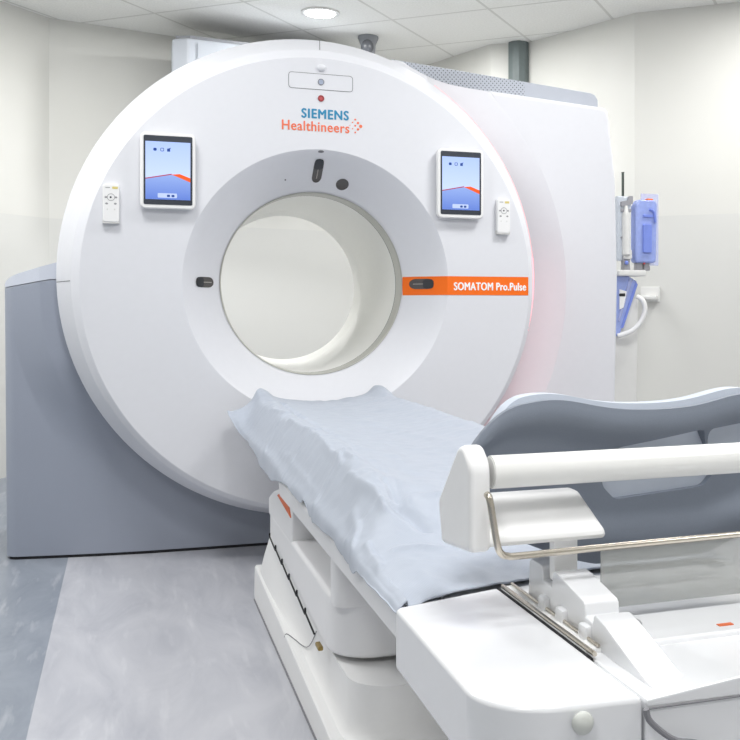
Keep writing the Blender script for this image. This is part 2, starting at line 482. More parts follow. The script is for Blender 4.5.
RP = 1.06
def arc(r, d0, d1, n, zc=ZC):
    return [(r * math.cos(math.radians(d0 + (d1 - d0) * k / n)), zc + r * math.sin(math.radians(d0 + (d1 - d0) * k / n))) for k in range(n + 1)]
YP = .235
topl = [(.20, 1.935), (.30, 1.940), (.372, 1.937), (.41, 1.914), (.45, 1.896), (.49, 1.879), (.535, 1.865), (.58, 1.856), (.67, 1.846), (.752, 1.841)]
outer = round_poly([(.752, 1.841), (1.302, 1.804), (1.340, 1.489), (1.350, 1.051), (1.340, .569), (1.33, .03), (.42, .03)],
                   [0, .035, .6, .8, .8, .04, 0], 6)
def arc(r, d0, d1, n, zc=ZC):
    return [(r * math.cos(math.radians(d0 + (d1 - d0) * k / n)), zc + r * math.sin(math.radians(d0 + (d1 - d0) * k / n))) for k in range(n + 1)]
RD = 1.10
hous = [(.46, .03)] + arc(RD, -64, 45, 60) + [(.752, 1.841)] + outer[1:-1]
hb = prism(hous, YP, .64, 'y', 0)
def outside(v): return math.hypot(v.co.x, v.co.z - ZC) > RD + .004 or v.co.z > 1.825
bmesh.ops.bevel(hb, geom=[e for e in hb.edges if e.is_valid and abs(e.verts[0].co.y - YP) < 1e-5 and abs(e.verts[1].co.y - YP) < 1e-5 and outside(e.verts[0]) and outside(e.verts[1])],
                offset=.018, segments=4, profile=.5, affect='EDGES', clamp_overlap=True)
obj('right_housing', hb, 'shell', g, 30)
def ztop(x):
    P_ = topl + [(1.302, 1.804)]
    for (xa, za), (xb, zb) in zip(P_, P_[1:]):
        if xa <= x <= xb: return za + (zb - za) * (x - xa) / (xb - xa)
    return 1.935 if x < .2 else 9.
def cove(d0, d1, n=90):
    # dished ring between the disc rim and the housing front
    bm = bmesh.new(); rows = []
    for k in range(n + 1):
        dg_ = d0 + (d1 - d0) * k / n; th = math.radians(dg_); row = []
        dep = 1 - ss0((dg_ - 2) / 40)
        for r, f in ((.86, 1.), (.92, 1.), (.95, .93), (.98, .80), (1.01, .62), (1.04, .44), (1.07, .22), (1.09, .07), (1.1005, 0.), (1.115, .08)):
            x, z = r * math.cos(th), ZC + r * math.sin(th)
            if x > 0: z = min(z, ztop(x) - .006)
            row.append(bm.verts.new((x, YP + .0004 + .080 * f * dep + (.004 if r > 1.11 else 0), z)))
        rows.append(row)
    for i in range(n):
        for q in range(9): bm.faces.new((rows[i][q], rows[i + 1][q], rows[i + 1][q + 1], rows[i][q + 1]))
    return bm
def ss0(t): t = max(0., min(1., t)); return t * t * (3 - 2 * t)
obj('side_cove', cove(-75, 66), 'shell', g, 30)
# shoulder between the rim and the housing top
def shoulder():
    bm = bmesh.new(); rows = []
    for k in range(25):
        x = .0 + .475 * k / 24
        zr = ZC + .0246 + math.sqrt(max(0, .9145 ** 2 - x * x))
        zt = ztop(max(x, .2)) if x >= .2 else zr - .004
        zt = max(zt, zr - .03) if x < .3 else zt
        w_ = ss0((x - .2) / .15)
        row = []
        for q in range(7):
            t_ = q / 6; y = .165 + (YP + .02 - .165) * t_
            row.append(bm.verts.new((x, y, zr - .004 + (zt - zr + .003) * (t_ * t_ * (3 - 2 * t_)) * w_)))
        row.append(bm.verts.new((x, .60, row[-1].co.z)))
        rows.append(row)
    for i in range(24):
        for q in range(7): bm.faces.new((rows[i][q], rows[i + 1][q], rows[i + 1][q + 1], rows[i][q + 1]))
    return bm
obj('shoulder', shoulder(), 'shell', g, 40)
obj('right_rear_body', BXX(.80, 1.31, .60, 1.03, .03, 1.76, .03, 3), 'shell2', g)
gr = [(.37, 1.80), (.37, 1.978), (1.295, 1.902), (1.318, 1.894), (1.333, 1.872), (1.335, 1.70), (.37, 1.70)]
t = prism(gr, .40, .98, 'y', .006, 2)
obj('top_grille', t, 'grille', g, origin=(.55, .4, 1.85))

# blue-grey lower housing on the left and below
HX0 = -1.098
def housing_y(x, z):
    base = .268 + .045 * max(0., min(1., (-x - .15) / .95)) ** 1.3
    r = math.hypot(x, z - ZC)
    k = ss0((z - .36) / .40)
    d = max(0., 1.085 - r)
    lean = .07 * z * max(0., min(1., (-x - .25) / .5))
    y = base + .045 * max(0., min(1., (-x - .6) / .5)) ** 1.5 - lean - (.52 * k * min(d, .11) if x < 0 else 0)
    e = max(0., (HX0 + .035) - x) / .035
    return y + .035 * (1 - math.sqrt(max(0., 1 - min(1, e) ** 2)))
def seam_z(x): return 1.0 + .029 * min(1, max(0, (x - HX0) / .16))
def grid_body(xa, xb, zlo, zhi, nx, nz, back=.98, pw=1.5):
    bm = bmesh.new(); rows = []
    for j in range(nz + 1):
        row = []
        for i in range(nx + 1):
            x = xa + (xb - xa) * (i / nx) ** pw; z = zlo(x) + (zhi(x) - zlo(x)) * j / nz
            row.append(bm.verts.new((x, housing_y(x, z), z)))
        rows.append(row)
    for j in range(nz):
        for i in range(nx): bm.faces.new((rows[j][i], rows[j][i + 1], rows[j + 1][i + 1], rows[j + 1][i]))
    ring = [rows[j][0] for j in range(nz, -1, -1)] + rows[0][1:] + [rows[j][-1] for j in range(1, nz + 1)] + rows[nz][-2:0:-1]
    rb = [bm.verts.new((v.co.x, back, v.co.z)) for v in ring]
    n = len(ring)
    for k in range(n): bm.faces.new((ring[k], ring[(k + 1) % n], rb[(k + 1) % n], rb[k]))
    bm.faces.new(rb)
    return bm
def low_top(x):
    if abs(x) < .45: return ZC - math.sqrt(.45 ** 2 - x * x) - .03
    return seam_z(x) if x < 0 else .9
obj('lower_housing', grid_body(HX0, .62, lambda x: .011, low_top, 190, 120), 'grey', g, 40)
cpt = [(-1.098, 1.016), (-1.090, 1.028), (-1.078, 1.039), (-1.05, 1.052), (-.99, 1.070), (-.93, 1.088), (-.84, 1.11), (-.70, 1.13)]
def cap_top(x):
    for (xa, za), (xb, zb) in zip(cpt, cpt[1:]):
        if xa <= x <= xb: return za + (zb - za) * (x - xa) / (xb - xa)
    return 1.13
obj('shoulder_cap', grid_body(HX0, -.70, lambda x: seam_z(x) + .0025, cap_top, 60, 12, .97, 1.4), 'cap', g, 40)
obj('cap_joint', grid_body(HX0 + .003, -.70, lambda x: seam_z(x) - .001, lambda x: seam_z(x) + .0028, 30, 1, .96), 'seam', g) if 0 else None
obj('plinth', prism([(x, housing_y(x, .012) + .003) for x in (-1.085, -1.06, -1.0, -.8, -.6, -.4, -.15, .61)] + [(.61, .96), (-1.085, .96)], 0, .0125, 'z'), 'dark', g)

# thin panel seams
obj('seam', BXX(-.0012, .0012, .020, .150, 1.885, 1.9), 'seam', g) if 0 else None
def seam_rim(deg, w=.0026, deg1=None):
    pr = [(.8635, .03, ZC + .0072), (.911, .148, ZC + .0235), (.9155, .157, ZC + .0246)]
    bm = bmesh.new()
    P = []
    for (r, y, zc), f in zip(pr, (0, .93, 1)):
        th = math.radians(deg + ((deg if deg1 is None else deg1) - deg) * f); c, s = math.cos(th), math.sin(th)
        r += .0006; y -= .0006
        for sg in (-1, 1):
            P.append(bm.verts.new((r * c - sg * w * s / 2, y, zc + r * s + sg * w * c / 2)))
    for i in range(2): bm.faces.new((P[2 * i], P[2 * i + 1], P[2 * i + 3], P[2 * i + 2]))
    return bm
obj('seam', seam_rim(90, deg1=88.6), 'seam', g); obj('seam', seam_rim(180.5, deg1=181.7), 'seam', g)

# pink light strip round the right edge of the disc
for d0, d1, mm in ((-66, 6, 'pink'), (6, 58, 'pinkdim')):
    obj('light_strip', lathe_y([(.9165, .1575, ZC + .0246), (.9195, .162, ZC + .0246), (.9195, .174, ZC + .0246), (.914, .178, ZC + .0246)], 60, math.radians(d0), math.radians(d1)), mm, g)

# funnel patches: laser windows, lens, band
def patch(shape, deg, rc, lift=.0025, n_thick=.004, nv=14):
    """convex shape of (u tangential, v radial) about radius rc at an angle, laid on the funnel in strips"""
    th = math.radians(deg); bm = bmesh.new()
    c, s = math.cos(th), math.sin(th)
    def place(u, v, l):
        x = (rc + v) * c - u * s; z = (rc + v) * s + u * c
        return Vector((x, prof_y(math.hypot(x, z)) - l, ZC + z))
    v0 = min(p[1] for p in shape) + 1e-5; v1 = max(p[1] for p in shape) - 1e-5
    rows = []
    for k in range(nv + 1):
        tt = .5 - .5 * math.cos(PI * k / nv); v = v0 + (v1 - v0) * tt; us = []
        for i in range(len(shape)):
            (ua, va), (ub, vb) = shape[i], shape[(i + 1) % len(shape)]
            if (va - v) * (vb - v) <= 0 and abs(va - vb) > 1e-9: us.append(ua + (ub - ua) * (v - va) / (vb - va))
        a_, b_ = min(us), max(us)
        rows.append([(a_ + (b_ - a_) * q / 4, v) for q in range(5)])
    T = [[bm.verts.new(place(u, v, lift)) for u, v in r] for r in rows]; B = [[bm.verts.new(place(u, v, -.003)) for u, v in r] for r in rows]
    for k in range(nv):
        for q in range(4):
            bm.faces.new((T[k][q], T[k][q + 1], T[k + 1][q + 1], T[k + 1][q])); bm.faces.new((B[k][q], B[k + 1][q], B[k + 1][q + 1], B[k][q + 1]))
        for q in (0, 4): bm.faces.new((T[k][q], T[k + 1][q], B[k + 1][q], B[k][q]))
    for k in (0, nv):
        for q in range(4): bm.faces.new((T[k][q], B[k][q], B[k][q + 1], T[k][q + 1]))
    return bm
def capsule(w, l, n=8):
    return rrect(-w / 2, w / 2, -l / 2, l / 2, w * .48, n)
for deg, rc, L, W in ((90, .424, .078, .036), (180, .411, .068, .038), (0, .411, .075, .040)):
    wdw = obj('laser_window', patch(capsule(W, L), deg, rc, .0022), 'glassd', g)
    half = rrect(-W / 2 + .001, W / 2 - .001, L * .05, L / 2 - .001, W * .3, 6)
    obj('dark_pane', patch(half, deg, rc, .0034), 'glassb', wdw)
    obj('laser_slit', patch([(-.0016, -.026), (.0016, -.026), (.0016, .004), (-.0016, .004)], deg, rc, .0040), 'glassl', wdw)
obj('camera_lens', patch([(.024 * math.cos(2 * PI * k / 24), .019 * math.sin(2 * PI * k / 24)) for k in range(24)], 75.2, .394, .0022), 'glassd', g)
obj('sensor_dot', patch([(.011 * math.cos(2 * PI * k / 16), .004 * math.sin(2 * PI * k / 16)) for k in range(16)], 90, .487, .002), 'seam', g)
obj('screw', patch([(.003 * math.cos(2 * PI * k / 10), .003 * math.sin(2 * PI * k / 10)) for k in range(10)], 107, .405, .002), 'seam', g)
obj('lens_panel', patch([(.001, 0)] and [(.02 * math.cos(2 * PI * k / 10), .001 * math.sin(2 * PI * k / 10)) for k in range(10)], 90, .36, .001), 'ringm', g) if 0 else None

def band():
    bm = bmesh.new(); xs = [.3535, .356, .36, .366, .374, .384, .396, .41, .425, .44, .455, .47, .485, .491, .50, .6, .7, .8, .829]
    rows = []
    for x in xs:
        row = []
        for z in (.9785, 1.0, 1.0225, 1.04, 1.0515):
            r = math.hypot(x, z - ZC); row.append(bm.verts.new((x, prof_y(r) - .0012, z)))
        rows.append(row)
    for i in range(len(xs) - 1):
        for j in range(4): bm.faces.new((rows[i][j], rows[i + 1][j], rows[i + 1][j + 1], rows[i][j + 1]))
    return bm
bd = obj('orange_band', band(), 'orange', g)
obj('lettering', text_bm('SOMATOM Pro.Pulse', .300, .030, .518, .998, -.002, bold=.0013, space=1.06), 'inkwhite', bd)
lg = obj('wordmark', text_bm('SIEMENS', .174, .034, -.072, 1.632, -.0008, bold=.0016, space=1.14), 'inkblue', g); lg['label'] = 'blue word SIEMENS'
lg2 = obj('wordmark', text_bm('Healthineers', .249, .036, -.144, 1.584, -.0008, bold=.0009, space=1.08), 'inkor', g); lg2['label'] = 'orange word Healthineers'
def dots():
    bm = bmesh.new()
    for (px, pz, r) in ((0, 0, .0062), (-.0105, .012, .0046), (-.0105, -.012, .0046), (-.021, .024, .0036), (-.021, .001, .0036), (-.021, -.024, .0034),
                       (-.031, .013, .0026), (-.031, -.011, .0024), (-.041, .001, .0018)):
        t = disc_y(.149 + px, -.0012, 1.612 + pz, r, .0012, 14); merge(bm, t)
    return bm
obj('dot_emblem', dots(), 'inkor', g)
def outline(x0, x1, z0, z1, r, w, y=-.0012, d=.0014, n=5):
    A = rrect(x0, x1, z0, z1, r, n); B = rrect(x0 + w, x1 - w, z0 + w, z1 - w, max(r - w, .0005), n)
    bm = bmesh.new(); N = len(A)
    va = [bm.verts.new((p[0], y, p[1])) for p in A]; vb = [bm.verts.new((p[0], y, p[1])) for p in B]
    va2 = [bm.verts.new((p[0], y + d, p[1])) for p in A]; vb2 = [bm.verts.new((p[0], y + d, p[1])) for p in B]
    for k in range(N):
        j = (k + 1) % N
        bm.faces.new((va[k], va[j], vb[j], vb[k])); bm.faces.new((va[k], va2[k], va2[j], va[j])); bm.faces.new((vb[k], vb[j], vb2[j], vb2[k])); bm.faces.new((va2[k], vb2[k], vb2[j], va2[j]))
    return bm
sp_ = obj('service_panel', prism(rrect(-.119, .117, 1.740, 1.796, .011), -.0008, .002, 'y'), 'shell', g)
obj('panel_gap', outline(-.121, .119, 1.738, 1.798, .012, .0016), 'seam', sp_)
obj('sensor_lens', disc_y(-.001, -.0022, 1.7675, .0095, .003), 'bluedot', sp_)
obj('lens_ring', lathe_y([(.0095, -.003, 1.7675), (.0118, -.003, 1.7675), (.0118, 0, 1.7675)], 24, x0=-.001), 'seam', sp_)
il = obj('indicator_light', disc_y(-.001, -.0016, 1.7065, .0095, .003), 'red', g)
o = obj('lens_ring', lathe_y([(.0075, -.0035, 1.7065), (.0118, -.003, 1.7065), (.0118, 0, 1.7065)], 24, x0=-.001), mat('red_ring', (.62, .22, .24), .4, noise=.02), il)
obj('button', sphere((0, -.002, 1.820), .017, (1, .55, .8)), 'shell', g)

# ------------------------------------------------------------------ tablets (docked on the disc)
def tablet(x0, x1, z0, z1, label):
    yb, yf = -.002, -.036
    t = thing('tablet', label, 'tablet', ((x0 + x1) / 2, yb, z0), 'tablets docked on the scanner face')
    m_ = .011
    obj('casing', prism(rrect(x0 - m_, x1 + m_, z0 - m_ * 1.25, z1 + m_, .018, 6), yf, yf + .026, 'y', .005, 3), 'white', t, 40)
    obj('dock', prism(rrect(x0 + .012, x1 - .012, z0 + .015, z1 - .015, .02, 5), yf + .02, yb, 'y', .003), 'shell2', t)
    bz = obj('bezel', prism(rrect(x0, x1, z0, z1, .005, 4), yf - .0012, yf + .002, 'y'), 'bezel', t)
    sx0, sx1, sz0, sz1 = x0 + .006, x1 - .007, z0 + .018, z1 - .021
    y = yf - .0020
    W, Hh = sx1 - sx0, sz1 - sz0
    zl, zk, zr = sz0 + Hh * .355, sz0 + Hh * .45, sz0 + Hh * .32
    xk = sx0 + W * .64
    scr = obj('screen', prism([(sx0, sz0), (sx1, sz0), (sx1, sz1), (sx0, sz1)], y, y + .001, 'y'), 'scr', bz)
    obj('screen_dune', prism([(sx0, sz0), (sx1, sz0), (sx1, zr), (xk + .002, zk - .006), (xk - .01, zk - .003), (sx0, zl)], y - .0006, y, 'y'), 'dune', bz)
    obj('screen_ridge', prism([(xk - .012, zk - .003), (xk + .002, zk - .007), (sx1, zr - .002), (sx1, zr + .013), (xk + .018, zk)], y - .0010, y, 'y'), 'ridge', bz)
    obj('screen_ridge', prism([(sx0, zl - .002), (xk - .01, zk - .004), (xk - .008, zk + .0005), (sx0, zl + .002)], y - .0009, y, 'y'), 'ridge2', bz)
    dk = obj('screen_dock', prism(rrect(sx0 + W * .27, sx0 + W * .70, sz0 + .006, sz0 + .022, .003, 3), y - .0010, y, 'y'), 'dock', bz)
    for k in (2, 3):
        xx = sx0 + W * (.31 + .10 * k)
        obj('app_icon', prism(rrect(xx - .005, xx + .005, sz0 + .009, sz0 + .017, .002, 3), y - .0016, y, 'y'), 'icon', bz)
    zi = sz1 - .028
    obj('app_icon', prism(rrect(sx0 + W * .175, sx0 + W * .175 + .011, zi - .005, zi + .005, .003, 3), y - .0012, y, 'y'), 'icon', bz)
    xi = sx0 + W * .33
    obj('app_icon', outline(xi, xi + .012, zi - .006, zi + .006, .003, .002, y - .0012, .001), 'icon', bz)
    xi = sx0 + W * .48
    obj('app_icon', prism([(xi, zi - .006), (xi + .010, zi - .006), (xi + .010, zi + .003), (xi + .013, zi + .008), (xi + .006, zi + .005), (xi, zi + .004)], y - .0012, y, 'y'), 'icon', bz)
    return t
tablet(-.625, -.462, 1.289, 1.530, 'white framed tablet with blue screen on the left of the scanner face')
tablet(.4525, .6165, 1.2885, 1.5315, 'white framed tablet with blue screen on the right of the scanner face')

def remote(xc, z0, z1, label):
    yf = -.024; w = .027
    r = thing('remote_control', label, 'remote', (xc, 0, z0), 'remote controls clipped to the scanner face')
    body = obj('body', prism(rrect(xc - w, xc + w, z0, z1, .010, 6), yf, -.001, 'y', .004, 3), 'white', r, 40)
    obj('sticker', prism([(xc + .004, z1 - .017), (xc + .022, z1 - .017), (xc + .022, z1 - .009), (xc + .004, z1 - .009)], yf - .0008, yf + .001, 'y'), 'yellow', r)
    obj('label_plate', prism([(xc - .018, z1 - .014), (xc - .003, z1 - .014), (xc - .003, z1 - .0115), (xc - .018, z1 - .0115)], yf - .0006, yf + .001, 'y'), 'rgrey', r)
    zc = z1 - .046
    obj('button_ring', lathe_y([(.0110, yf - .0003, zc), (.0112, yf - .001, zc), (.0125, yf - .001, zc), (.0128, yf, zc)], 24, x0=xc), 'rgrey', r)
    obj('centre_button', disc_y(xc - .001, yf - .001, zc, .0032, .002), 'bezel', r)
    for dx, dz in ((-.016, 0), (.016, 0), (-.014, -.022), (.014, -.022), (-.012, -.042), (.012, -.042)):
        obj('button', disc_y(xc + dx, yf - .0008, zc + dz, .0032, .002, 12, 1.5 if dz > -.03 else .6), 'rlight' if dz < -.03 else 'rgrey', r)
    obj('clip', prism([(xc - w, z0 - .004), (xc + w, z0 - .004), (xc + w, z0 + .012), (xc + w - .004, z0 + .002), (xc - w + .004, z0 + .002), (xc - w, z0 + .012)], yf + .002, -.001, 'y', .001), 'rlight', r)
remote(-.731, 1.224, 1.356, 'small white remote control left of the left tablet, on the scanner rim side')
remote(.7165, 1.222, 1.357, 'small white remote control right of the right tablet, on the scanner face')

# ------------------------------------------------------------------ patient table
tb = thing('patient_table', 'long white patient table leading into the scanner opening', 'patient table', (0, -1.2, 0))
def ss1(t): return max(0., min(1., t))
def ss(t): t = max(0., min(1., t)); return t * t * (3 - 2 * t)
def base_h(y): return .111 - .046 * max(0, (-y - .47) / 1.25)
def table_base():
    bm = bmesh.new()
    half = [(.297, 0), (.299, .02), (.2975, .90), (.2965, .955), (.292, 1.)]
    rows = []
    for y in (-.47, -.475, -.9, -1.4, -1.8, -2.1):
        h = base_h(y); P_ = [(x, z * h if z > .05 else z) for x, z in half]
        rows.append([bm.verts.new((-x, y, z)) for x, z in P_] + [bm.verts.new((x, y, z)) for x, z in P_[::-1]])
    for i in range(len(rows) - 1):
        for k in range(len(rows[0]) - 1): bm.faces.new((rows[i][k], rows[i][k + 1], rows[i + 1][k + 1], rows[i + 1][k]))
    bm.faces.new(rows[0]); bm.faces.new(rows[-1])
    return bm
def inner_block():
    # block the lower shell slides over, with a hollow foot all round
    bm = bmesh.new(); loops = []
    base_ = round_poly([(-.2585, -.56), (.2585, -.56), (.2585, -1.79), (-.2585, -1.79)], [.02, .02, .09, .09], 8)
    base_ = [(-.2585, -.56 - 1.1 * k / 16) for k in range(15, 0, -1)] + base_ if 0 else base_
    dens = []
    for (xa, ya), (xb, yb) in zip(base_, base_[1:] + base_[:1]):
        m_ = max(1, int(abs(yb - ya) / .06))
        dens += [(xa + (xb - xa) * k / m_, ya + (yb - ya) * k / m_) for k in range(m_)]
    for o1, d1, o0, d0 in ((.033, -.002, .020, -.002), (.030, .014, .012, .002), (.026, .036, .006, .008), (.020, .062, .002, .020), (.012, .090, .000, .040), (.003, None, 0, None)):
        L_ = []
        for x, y in dens:
            q = ss((y + 1.25) / .65); off = o0 + (o1 - o0) * q; zt = .232 - .055 * ss1((-y - .62) / .8)
            z = zt if d0 is None else base_h(y) + d0 + (d1 - d0) * q
            L_.append(bm.verts.new((x * (1 + off / .2585), y + (off * .6 if y > -.6 else 0) - (off if y < -1.70 else 0) * (1 if y < -1.75 else (-1.70 - y) / .05), z)))
        loops.append(L_)
    n = len(loops[0])
    for A_, B_ in zip(loops, loops[1:]):
        for k in range(n): bm.faces.new((A_[k], A_[(k + 1) % n], B_[(k + 1) % n], B_[k]))
    bm.faces.new(loops[-1])
    return bm
bs = obj('base', table_base(), 'tablebase', tb, 30)
obj('inner_block', inner_block(), 'tablebase', tb, 40)
obj('floor_seal', BXX(-.3005, .3005, -2.09, -.468, 0, .004), 'seam', tb)
obj('base_joint', tube(smooth_path([(-.2978, -1.11, .078), (-.2925, -1.115, .0882), (-.2800, -1.16, .0875), (-.2712, -1.22, .0900), (-.2655, -1.27, .100), (-.2612, -1.31, .125), (-.2595, -1.36, .165)], 4), .0011, 6), 'seam', tb)
# telescopic lower shell
shp = round_poly([(-.275, -.62), (.275, -.62), (.275, -1.66), (-.275, -1.66)], [.05, .05, .10, .10], 8)
def lower_shell():
    bm = prism(shp, .185, .318, 'z', 0)
    for v in bm.verts:
        if v.co.z < .25:
            t = max(0., (v.co.y + 1.45) / .8); v.co.z = .188 + .055 * max(0, min(1, t))
    bevel_all(bm, .012, 3, 60)
    return bm
obj('lower_shell', lower_shell(), 'tablew', tb, 40)
obj('lift_column', BXX(-.20, .20, -1.55, -.68, .15, .48, .01), 'tablew', tb)
# rear block with the orange mark (left) and front block closing the pocket
rb = prism([(-.622, .30), (-.622, .355), (-.72, .388), (-.82, .412), (-.90, .428), (-1.085, .430), (-1.075, .30)], -.274, .274, 'x', .008, 2)
obj('rear_block', rb, 'tablew', tb, 40)
obj('front_block', prism(round_poly([(-.272, -1.60), (.272, -1.60), (.272, -1.655), (-.272, -1.655)], [0, 0, .03, .03]), .30, .45, 'z', .003), 'tablew', tb, 40)
obj('colour_mark', prism([(-.826, .394), (-.915, .419), (-1.00, .416), (-1.038, .402), (-1.071, .377), (-.971, .384)], -.2765, -.268, 'x'), 'orange2', tb)
# stepped edge of the telescopic cover
def teeth():
    P = []
    zz = lambda y: .243 - .058 * min(1, max(0, (-y - .65) / .8))
    ys = [-.665 - .128 * k for k in range(7)]
    for k in range(6):
        P += [(-.2765, ys[k], zz(ys[k]) + .010), (-.2768, ys[k] - .004, zz(ys[k])), (-.2768, ys[k + 1] + .002, zz(ys[k + 1]) - .004)]
    return tube(P, .0024, 6)
obj('stepped_edge', teeth(), 'dark', tb)
obj('screw', BX((-.278, -1.50, .176), (.012, .04, .010), .003), 'brass', tb)
# long beam carrying the couch top
def beam():
    bm = bmesh.new()
    for s in (-1, 1):
        t = prism([(s * .300, .431), (s * .304, .440), (s * .306, .478), (s * .298, .488), (s * .20, .49), (s * .20, .47), (s * .24, .425)], -1.06, -2.36, 'y', .004)
        merge(bm, t)
    return bm
obj('side_beam', beam(), 'tablew', tb, 40)
obj('cross_frame', BXX(-.22, .22, -2.30, -.70, .42, .49, .01), 'tablew', tb)

def ss(t): t = max(0., min(1., t)); return t * t * (3 - 2 * t)
def top_z(x, y):
    """upper surface of the couch top"""
    a_ = abs(x)
    k = 1 - ss((-y - 1.80) / .34)
    bowl = .572 + .034 * min(1., a_ / .205) ** 2.0
    if a_ > .205: bowl = .606 - ((a_ - .205) / .03) ** 2 * .022 if a_ < .235 else .584
    flat = .507
    return flat + (bowl - flat) * k
def cradle():
    bm = bmesh.new(); xs = [-.235, -.23, -.22, -.205, -.19, -.16, -.12, -.08, -.04, 0, .04, .08, .12, .16, .19, .205, .22, .23, .235]
    ys = [-.006, -.02, -.2, -.5, -.9, -1.3, -1.6, -1.75, -1.85, -1.92, -1.98, -2.04, -2.10, -2.16, -2.25, -2.33]
    T, B = [], []
    for y in ys:
        T.append([bm.verts.new((x, y, top_z(x, y) - .012)) for x in xs]); B.append([bm.verts.new((x, y, max(.478, top_z(x, y) - .055))) for x in xs])
    n = len(xs)
    for i in range(len(ys) - 1):
        for k in range(n - 1):
            bm.faces.new((T[i][k], T[i][k + 1], T[i + 1][k + 1], T[i + 1][k])); bm.faces.new((B[i][k], B[i + 1][k], B[i + 1][k + 1], B[i][k + 1]))
        for k in (0, n - 1): bm.faces.new((T[i][k], T[i + 1][k], B[i + 1][k], B[i][k]))
    for R, S in ((T[0], B[0]), (T[-1], B[-1])):
        for k in range(n - 1): bm.faces.new((R[k], S[k], S[k + 1], R[k + 1]))
    return bm
obj('couch_top', cradle(), 'tablew', tb, 40)

# foot end
fp = round_poly([(-.322, -2.343), (-.148, -2.2935), (-.148, -2.756), (-.325, -2.745)], [.012, 0, 0, .085], 8)
obj('foot_panel', prism(fp, .415, .502, 'z', .007, 4, 40), 'footw', tb, 40)
obj('corner_bumper', sphere((-.222, -2.757, .484), .0125, (1, .7, 1)), 'stopper', tb)
def tray():
    pts = [(-.143, -2.345), (.33, -2.345), (.33, -2.775), (-.143, -2.752)]
    return prism(pts, .42, .497, 'z', .005, 3, 40)
obj('foot_tray', tray(), 'footw', tb, 40)
lip = prism([(-.1425, .4965), (-.021, .511), (.33, .556), (.33, .488), (-.1425, .488)], -2.774, -2.60, 'y', 0)
for v in lip.verts:
    if v.co.y > -2.70: v.co.z = min(v.co.z, .4975)
    else: v.co.y = -2.753 - (v.co.x + .143) * .0486
bevel_all(lip, .003, 2, 40)
obj('tray_lip', lip, 'footw', tb, 40)
obj('front_seam', tube([(-.140, -2.7535, .487), (.33, -2.7765, .492)], .0011, 6), 'seam', tb)
obj('colour_mark', BX((.072, -2.576, .5035), (.022, .008, .004)), 'orange2', tb)
def fseam():
    return tube(smooth_path([(-.150, -2.765, .492), (-.145, -2.766, .478), (-.118, -2.768, .456), (-.085, -2.770, .446), (-.06, -2.772, .42)], 6), .0035, 8)
obj('front_seam', fseam(), 'seam', tb)
# guide rail between foot panel and tray
obj('rail_gap', BXX(-.1478, -.1440, -2.62, -2.29, .488, .4995), 'dark', tb)
rl = obj('guide_rail', BXX(-.1440, -.122, -2.60, -2.295, .494, .5035, .002), 'white', tb)
obj('rail_edge', tube([(-.1415, -2.62, .5040), (-.1415, -2.298, .5040)], .0032, 8), 'chrome', rl)
obj('rail_edge', tube([(-.1265, -2.60, .5065), (-.1265, -2.298, .5065)], .0022, 8), 'chrome', rl)
# ratchet blocks
def ridge():
    P = [(-2.352, .495), (-2.358, .556), (-2.364, .560), (-2.402, .560), (-2.408, .556), (-2.410, .540), (-2.440, .538), (-2.444, .558), (-2.45, .562), (-2.470, .560),
         (-2.545, .546), (-2.549, .542), (-2.551, .528), (-2.572, .526), (-2.575, .536), (-2.58, .538), (-2.605, .533), (-2.70, .504), (-2.748, .494), (-2.748, .485)]
    bm = prism(P, -.122, -.072, 'x', 0)
    for v in bm.verts:
        if v.co.x < -.1 and v.co.z < .50 and v.co.y < -2.7: pass
    bevel_all(bm, .0025, 2, 40)
    return bm
obj('stepped_block', ridge(), 'footw', tb, 40)
for y in (-2.41, -2.47, -2.545): obj('lug', BX((-.120, y - .012, .508), (.022, .026, .026), .005, 2), 'footw', tb)
obj('tray_step', prism([(-2.50, .496), (-2.50, .506), (-2.595, .504), (-2.60, .496)], -.07, .33, 'x', .002), 'footw', tb)
obj('tray_slot', BXX(-.072, -.035, -2.545, -2.53, .503, .512, .003), 'rgrey', tb)

